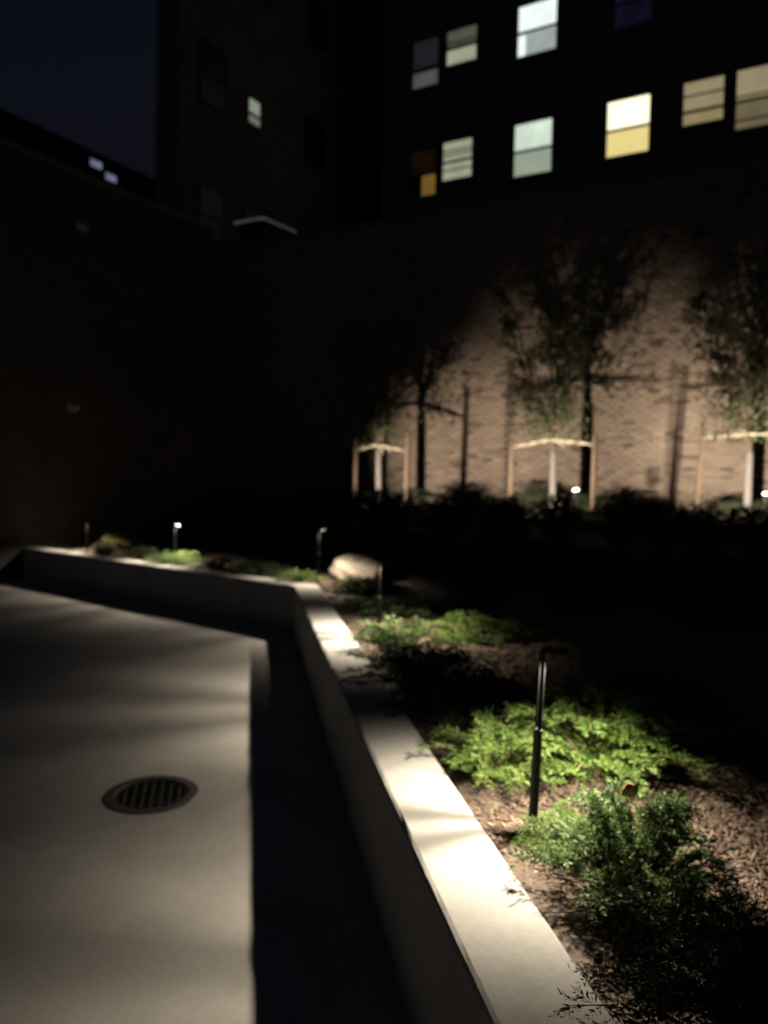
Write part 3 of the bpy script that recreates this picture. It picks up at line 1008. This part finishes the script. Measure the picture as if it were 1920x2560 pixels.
# ------------------------------------------------------------------ trees with stakes, ties and uplights
def tree(x, y, seed, height, label, crown_lo=1.15, lean=(0, 0), spread=0.9, nleaf=4600):
    r = np.random.default_rng(seed)
    zg = soil_z(x, y) + lump(x, y)
    root = empty("young_tree", (x, y, zg))
    tag(root, label, "tree", "young staked trees along the wall")
    th = 1.45
    tp = [Vector((0, 0, -0.1)), Vector((0.006, 0.004, 0.3)), Vector((0.01 + lean[0] * .1, 0.0, 0.8)), Vector((lean[0] * .25, lean[1] * .25, th))]
    MB().tube(tp, [0.052, 0.045, 0.040, 0.036], 12).build("trunk", M_BARK, root, True)
    # ribbed wrap on the lower trunk
    pts, rad = [], []
    for i in range(49):
        z = 0.03 + 0.90 * i / 48
        f_ = z / 0.8
        c = tp[1].lerp(tp[2], min(1, max(0, (z - .3) / .5)))
        pts.append((c.x, c.y, z)); rad.append(0.056 - 0.004 * f_ + (0.0035 if i % 2 else 0))
    MB().tube(pts, rad, 16).build("trunk_wrap", M_GUARD, root)
    Ps, Ds = [], []
    top = tp[-1]
    nl = 6
    for k in range(nl):
        az = 2 * math.pi * (k + r.uniform(-.3, .3)) / nl
        start = Vector((tp[2].lerp(top, r.uniform(0.35, 1.0))))
        L = height - th
        out = spread * r.uniform(0.5, 1.0)
        pp = []
        for i in range(9):
            u = i / 8
            pp.append(start + Vector((math.cos(az) * out * (u ** 0.8) + lean[0] * u, math.sin(az) * out * (u ** 0.8) + lean[1] * u, L * r.uniform(0.97, 1.03) * u * (0.85 + 0.15 * math.cos(k)))) + Vector(r.normal(0, 0.02, 3)))
        MB().tube(pp, [0.026 * (1 - 0.85 * i / 8) + 0.003 for i in range(9)], 7).build("limb", M_BARK, root, True)
        tw = MB()
        for j in range(24):
            u = r.uniform(0.04, 1.0) * 8
            i0 = min(7, int(u)); p = pp[i0].lerp(pp[i0 + 1], u - i0)
            a2 = az + r.normal(0, 1.1)
            d = Vector((math.cos(a2), math.sin(a2), r.uniform(-0.15, 0.9))).normalized()
            ln = r.uniform(0.25, 0.62) * (1.1 - 0.06 * u)
            e = p + d * ln + Vector((0, 0, 0.05))
            mid = p.lerp(e, .5) + Vector(r.normal(0, 0.02, 3))
            tw.tube([p, mid, e], [0.006, 0.004, 0.002], 4, False)
            n_ = nleaf // (nl * 24)
            ww = r.uniform(0.15, 1.05, n_)
            q = np.array(p)[None] + (np.array(e) - np.array(p))[None] * ww[:, None] + r.normal(0, 0.045, (n_, 3))
            Ps.append(q); Ds.append(unit(np.array(d)[None] * 0.6 + r.normal(0, 0.6, (n_, 3)) + np.array([0, 0, -0.25])))
        tag(tw.build("twigs", M_BARK, root), kind="stuff")
    # low fringe of leaves round the fork
    n_ = 520
    P1 = np.stack([r.normal(lean[0] * .3, 0.38, n_), r.normal(lean[1] * .3, 0.34, n_), np.abs(r.normal(0, 0.55, n_)) + crown_lo], 1)
    Ps.append(P1); Ds.append(unit(r.normal(0, 1, (n_, 3)) + np.array([0, 0, -0.3])))
    P_ = np.concatenate(Ps); Dn = np.concatenate(Ds)
    L = r.uniform(0.045, 0.085, len(P_))
    v, f = leaf_quads(P_, Dn, L, L * 0.55, r)
    T = np.clip(r.normal(0.5, 0.2, len(P_)), 0, 0.95); T[r.random(len(T)) < 0.008] = 1.0
    link_mesh("crown", v, f, M_TLEAF, root, tone=T)
    return root

def stake(x, y, top, lean, label):
    zg = soil_z(x, y) + lump(x, y)
    root = empty("tree_stake", (x, y, zg))
    h = top - zg
    o = MB().tube([(0, 0, -0.25), (0, 0, h * .4), (0, 0, h - 0.03), (0, 0, h)], [0.036, 0.038, 0.037, 0.026], 12)
    bpy.data.objects.remove(root)
    o = o.build("tree_stake", M_STAKE, None, False, (x, y, zg))
    o.rotation_euler = (R(lean[1]), R(lean[0]), 0)
    tag(o, label, "stake", "wooden stakes beside the young trees")
    return o

def rope(points, label, tails):
    """two-strand twisted rope through the points plus knot tails"""
    pts = [Vector(p) for p in points]
    dense = []
    for a, b in zip(pts[:-1], pts[1:]):
        n = max(4, int((b - a).length / 0.02))
        for i in range(n):
            dense.append(a.lerp(b, i / n))
    dense.append(pts[-1])
    mb = MB()
    for ph in (0, math.pi):
        line = []
        for i, p in enumerate(dense):
            t = (dense[min(i + 1, len(dense) - 1)] - dense[max(i - 1, 0)]).normalized()
            a = t.cross(Vector((0, 0, 1))).normalized(); b = t.cross(a)
            th = i * 0.32 + ph
            line.append(p + (a * math.cos(th) + b * math.sin(th)) * 0.013)
        mb.tube(line, 0.0155, 6)
    o = mb.build("tie_rope", M_ROPE, None, True)
    for (p, q) in tails:
        m_ = Vector(p).lerp(Vector(q), .5) + Vector((0.02, -0.01, 0.02))
        MB().tube([p, m_, q], [0.016, 0.015, 0.009], 6).build("rope_tail", M_ROPE, o, True)
    tag(o, label, "rope", "cream ropes tying the trees to stakes")
    return o

def uplight(x, y, aim, label, watt, angle=70, visible=True, blend=0.6, size=0.03, group="bullet uplights on the bank", rise=0.15):
    """bullet spotlight on a ground spike; aim is a point in the courtyard"""
    zg = soil_z(x, y) + lump(x, y)
    root = empty("bullet_uplight", (x, y, zg))
    tag(root, label, "spotlight", group)
    MB().tube([(0, 0, -0.15), (0, 0, 0.02), (0, 0, rise - 0.05)], [0.006, 0.012, 0.010], 10).build("spike", M_BLACK, root)
    c = Vector((0, 0, rise))
    d = (Vector(aim) - Vector((x, y, zg + rise))).normalized()
    rot = d.to_track_quat('Z', 'Y').to_matrix().to_4x4()
    T = Matrix.Translation(c) @ rot
    MB().lathe([(0.012, -0.026), (0.022, -0.022), (0.022, 0.022), (0.012, 0.026)], 14).xf(Matrix.Translation((0, 0, rise - 0.045)) @ Matrix.Rotation(R(90), 4, 'X')).build("knuckle", M_BLACK, root)
    hd = MB().lathe([(0.03, -0.075), (0.042, -0.055), (0.046, 0.045), (0.050, 0.05), (0.050, 0.058), (0.044, 0.058)], 22).xf(T).build("housing", M_BLACK, root, False)
    MB().lathe([(0.044, 0.0585), (0.042, 0.0625), (0.02, 0.066)], 22).xf(T).build("lens", M_LENS, hd, False)
    p = c + d * 0.085
    spot("lamp_light", root, p, p + d, watt, angle, blend, size, (1.0, 0.87, 0.68))
    return root

tree(*TREES[0], 31, 3.7, "leftmost young tree between two stakes, half lost in the dark", 1.05, (-0.15, 0), 0.85)
tree(*TREES[1], 32, 4.2, "middle young tree tied between two stakes before the lit wall", 1.10, (-0.1, 0), 0.85)
tree(*TREES[2], 33, 4.3, "rightmost young tree, cut by the right edge of the picture", 1.10, (-0.05, 0), 0.9)

stake(-0.544, 14.40, 2.41, (0.3, 0), "left stake of the leftmost tree, dimly lit")
stake(0.390, 14.20, 2.51, (1.2, 0), "right stake of the leftmost tree, at the edge of the lit wall")
stake(2.042, 12.70, 2.46, (0.2, 0), "pale left stake of the middle tree")
stake(3.233, 12.10, 2.41, (0.4, 0), "right stake of the middle tree, beside the dark trunk shadow")
stake(4.698, 11.75, 2.61, (3.0, 0), "leaning pale left stake of the rightmost tree")
stake(5.60, 10.95, 2.56, (1.0, 0), "right stake of the rightmost tree, at the picture edge")
rope([(-0.50, 14.37, 2.18), (-0.15, 14.29, 2.27), (0.36, 14.17, 2.17)], "cream rope round the trunk of the leftmost tree", [((-0.15, 14.27, 2.25), (-0.03, 14.24, 2.10)), ((-0.1, 14.27, 2.25), (0.12, 14.24, 2.14))])
rope([(2.075, 12.67, 2.21), (2.63, 12.44, 2.33), (3.20, 12.08, 2.25)], "cream rope round the trunk of the middle tree", [((2.63, 12.43, 2.32), (2.84, 12.38, 2.20)), ((2.68, 12.43, 2.31), (2.92, 12.36, 2.24))])
rope([(4.735, 11.72, 2.37), (5.20, 11.29, 2.40), (5.57, 10.93, 2.40)], "thick bright rope round the trunk of the rightmost tree", [((5.20, 11.28, 2.40), (5.08, 11.25, 2.46))])

for i, (x, y) in enumerate(FRONT):
    tx, ty = TREES[i]
    q = Vector((tx, ty, 0)) + E_ * 1.9 - D_ * (0.75, 0.0, 0.0)[i]
    uplight(x, y, (q.x, q.y, (2.2, 2.5, 2.5)[i]),
            ("black uplight on the dark bank before the leftmost tree", "black uplight on the dark bank before the middle tree", "black uplight on the dark bank before the rightmost tree")[i],
            UP_W * (0.9, 1.0, 1.2)[i], (62, 73, 73)[i], rise=0.30, blend=1.0)
uplight(2.946, 12.0, (2.70, 11.55, 3.1), "glaring uplight right of the middle tree's trunk", UP_W * 0.12, 80, rise=0.27)
uplight(5.33, 10.9, (5.2, 10.4, 3.1), "glaring uplight at the right picture edge below the rightmost tree", UP_W * 0.15, 80, rise=0.30)

# small dry things in the front juniper
def dry_leaf():
    v, f = [], []
    for i in range(7):
        u = i / 6
        w = 0.020 * math.sin(math.pi * min(1, u * 0.95 + 0.04))
        z = 0.012 * math.sin(u * 3)
        v += [(u * 0.06, -w, z + 0.006), (u * 0.06, 0, z), (u * 0.06, w, z + 0.007)]
        v += [(u * 0.06, -w, z + 0.0045), (u * 0.06, 0, z - 0.0015), (u * 0.06, w, z + 0.0055)]
    for i in range(6):
        a, b = i * 6, i * 6 + 6
        f += [(a, b, b + 1, a + 1), (a + 1, b + 1, b + 2, a + 2), (a + 4, b + 4, b + 3, a + 3), (a + 5, b + 5, b + 4, a + 4), (a, a + 3, b + 3, b), (a + 2, b + 2, b + 5, a + 5)]
    o = link_mesh("dry_leaf", v, f, M_DRY, None, True)
    o.location = (0.70, 2.22, 0.735); o.rotation_euler = (R(55), R(-15), R(20))
    tag(o, "orange dry leaf caught in the juniper in front of the post", "leaf")
dry_leaf()
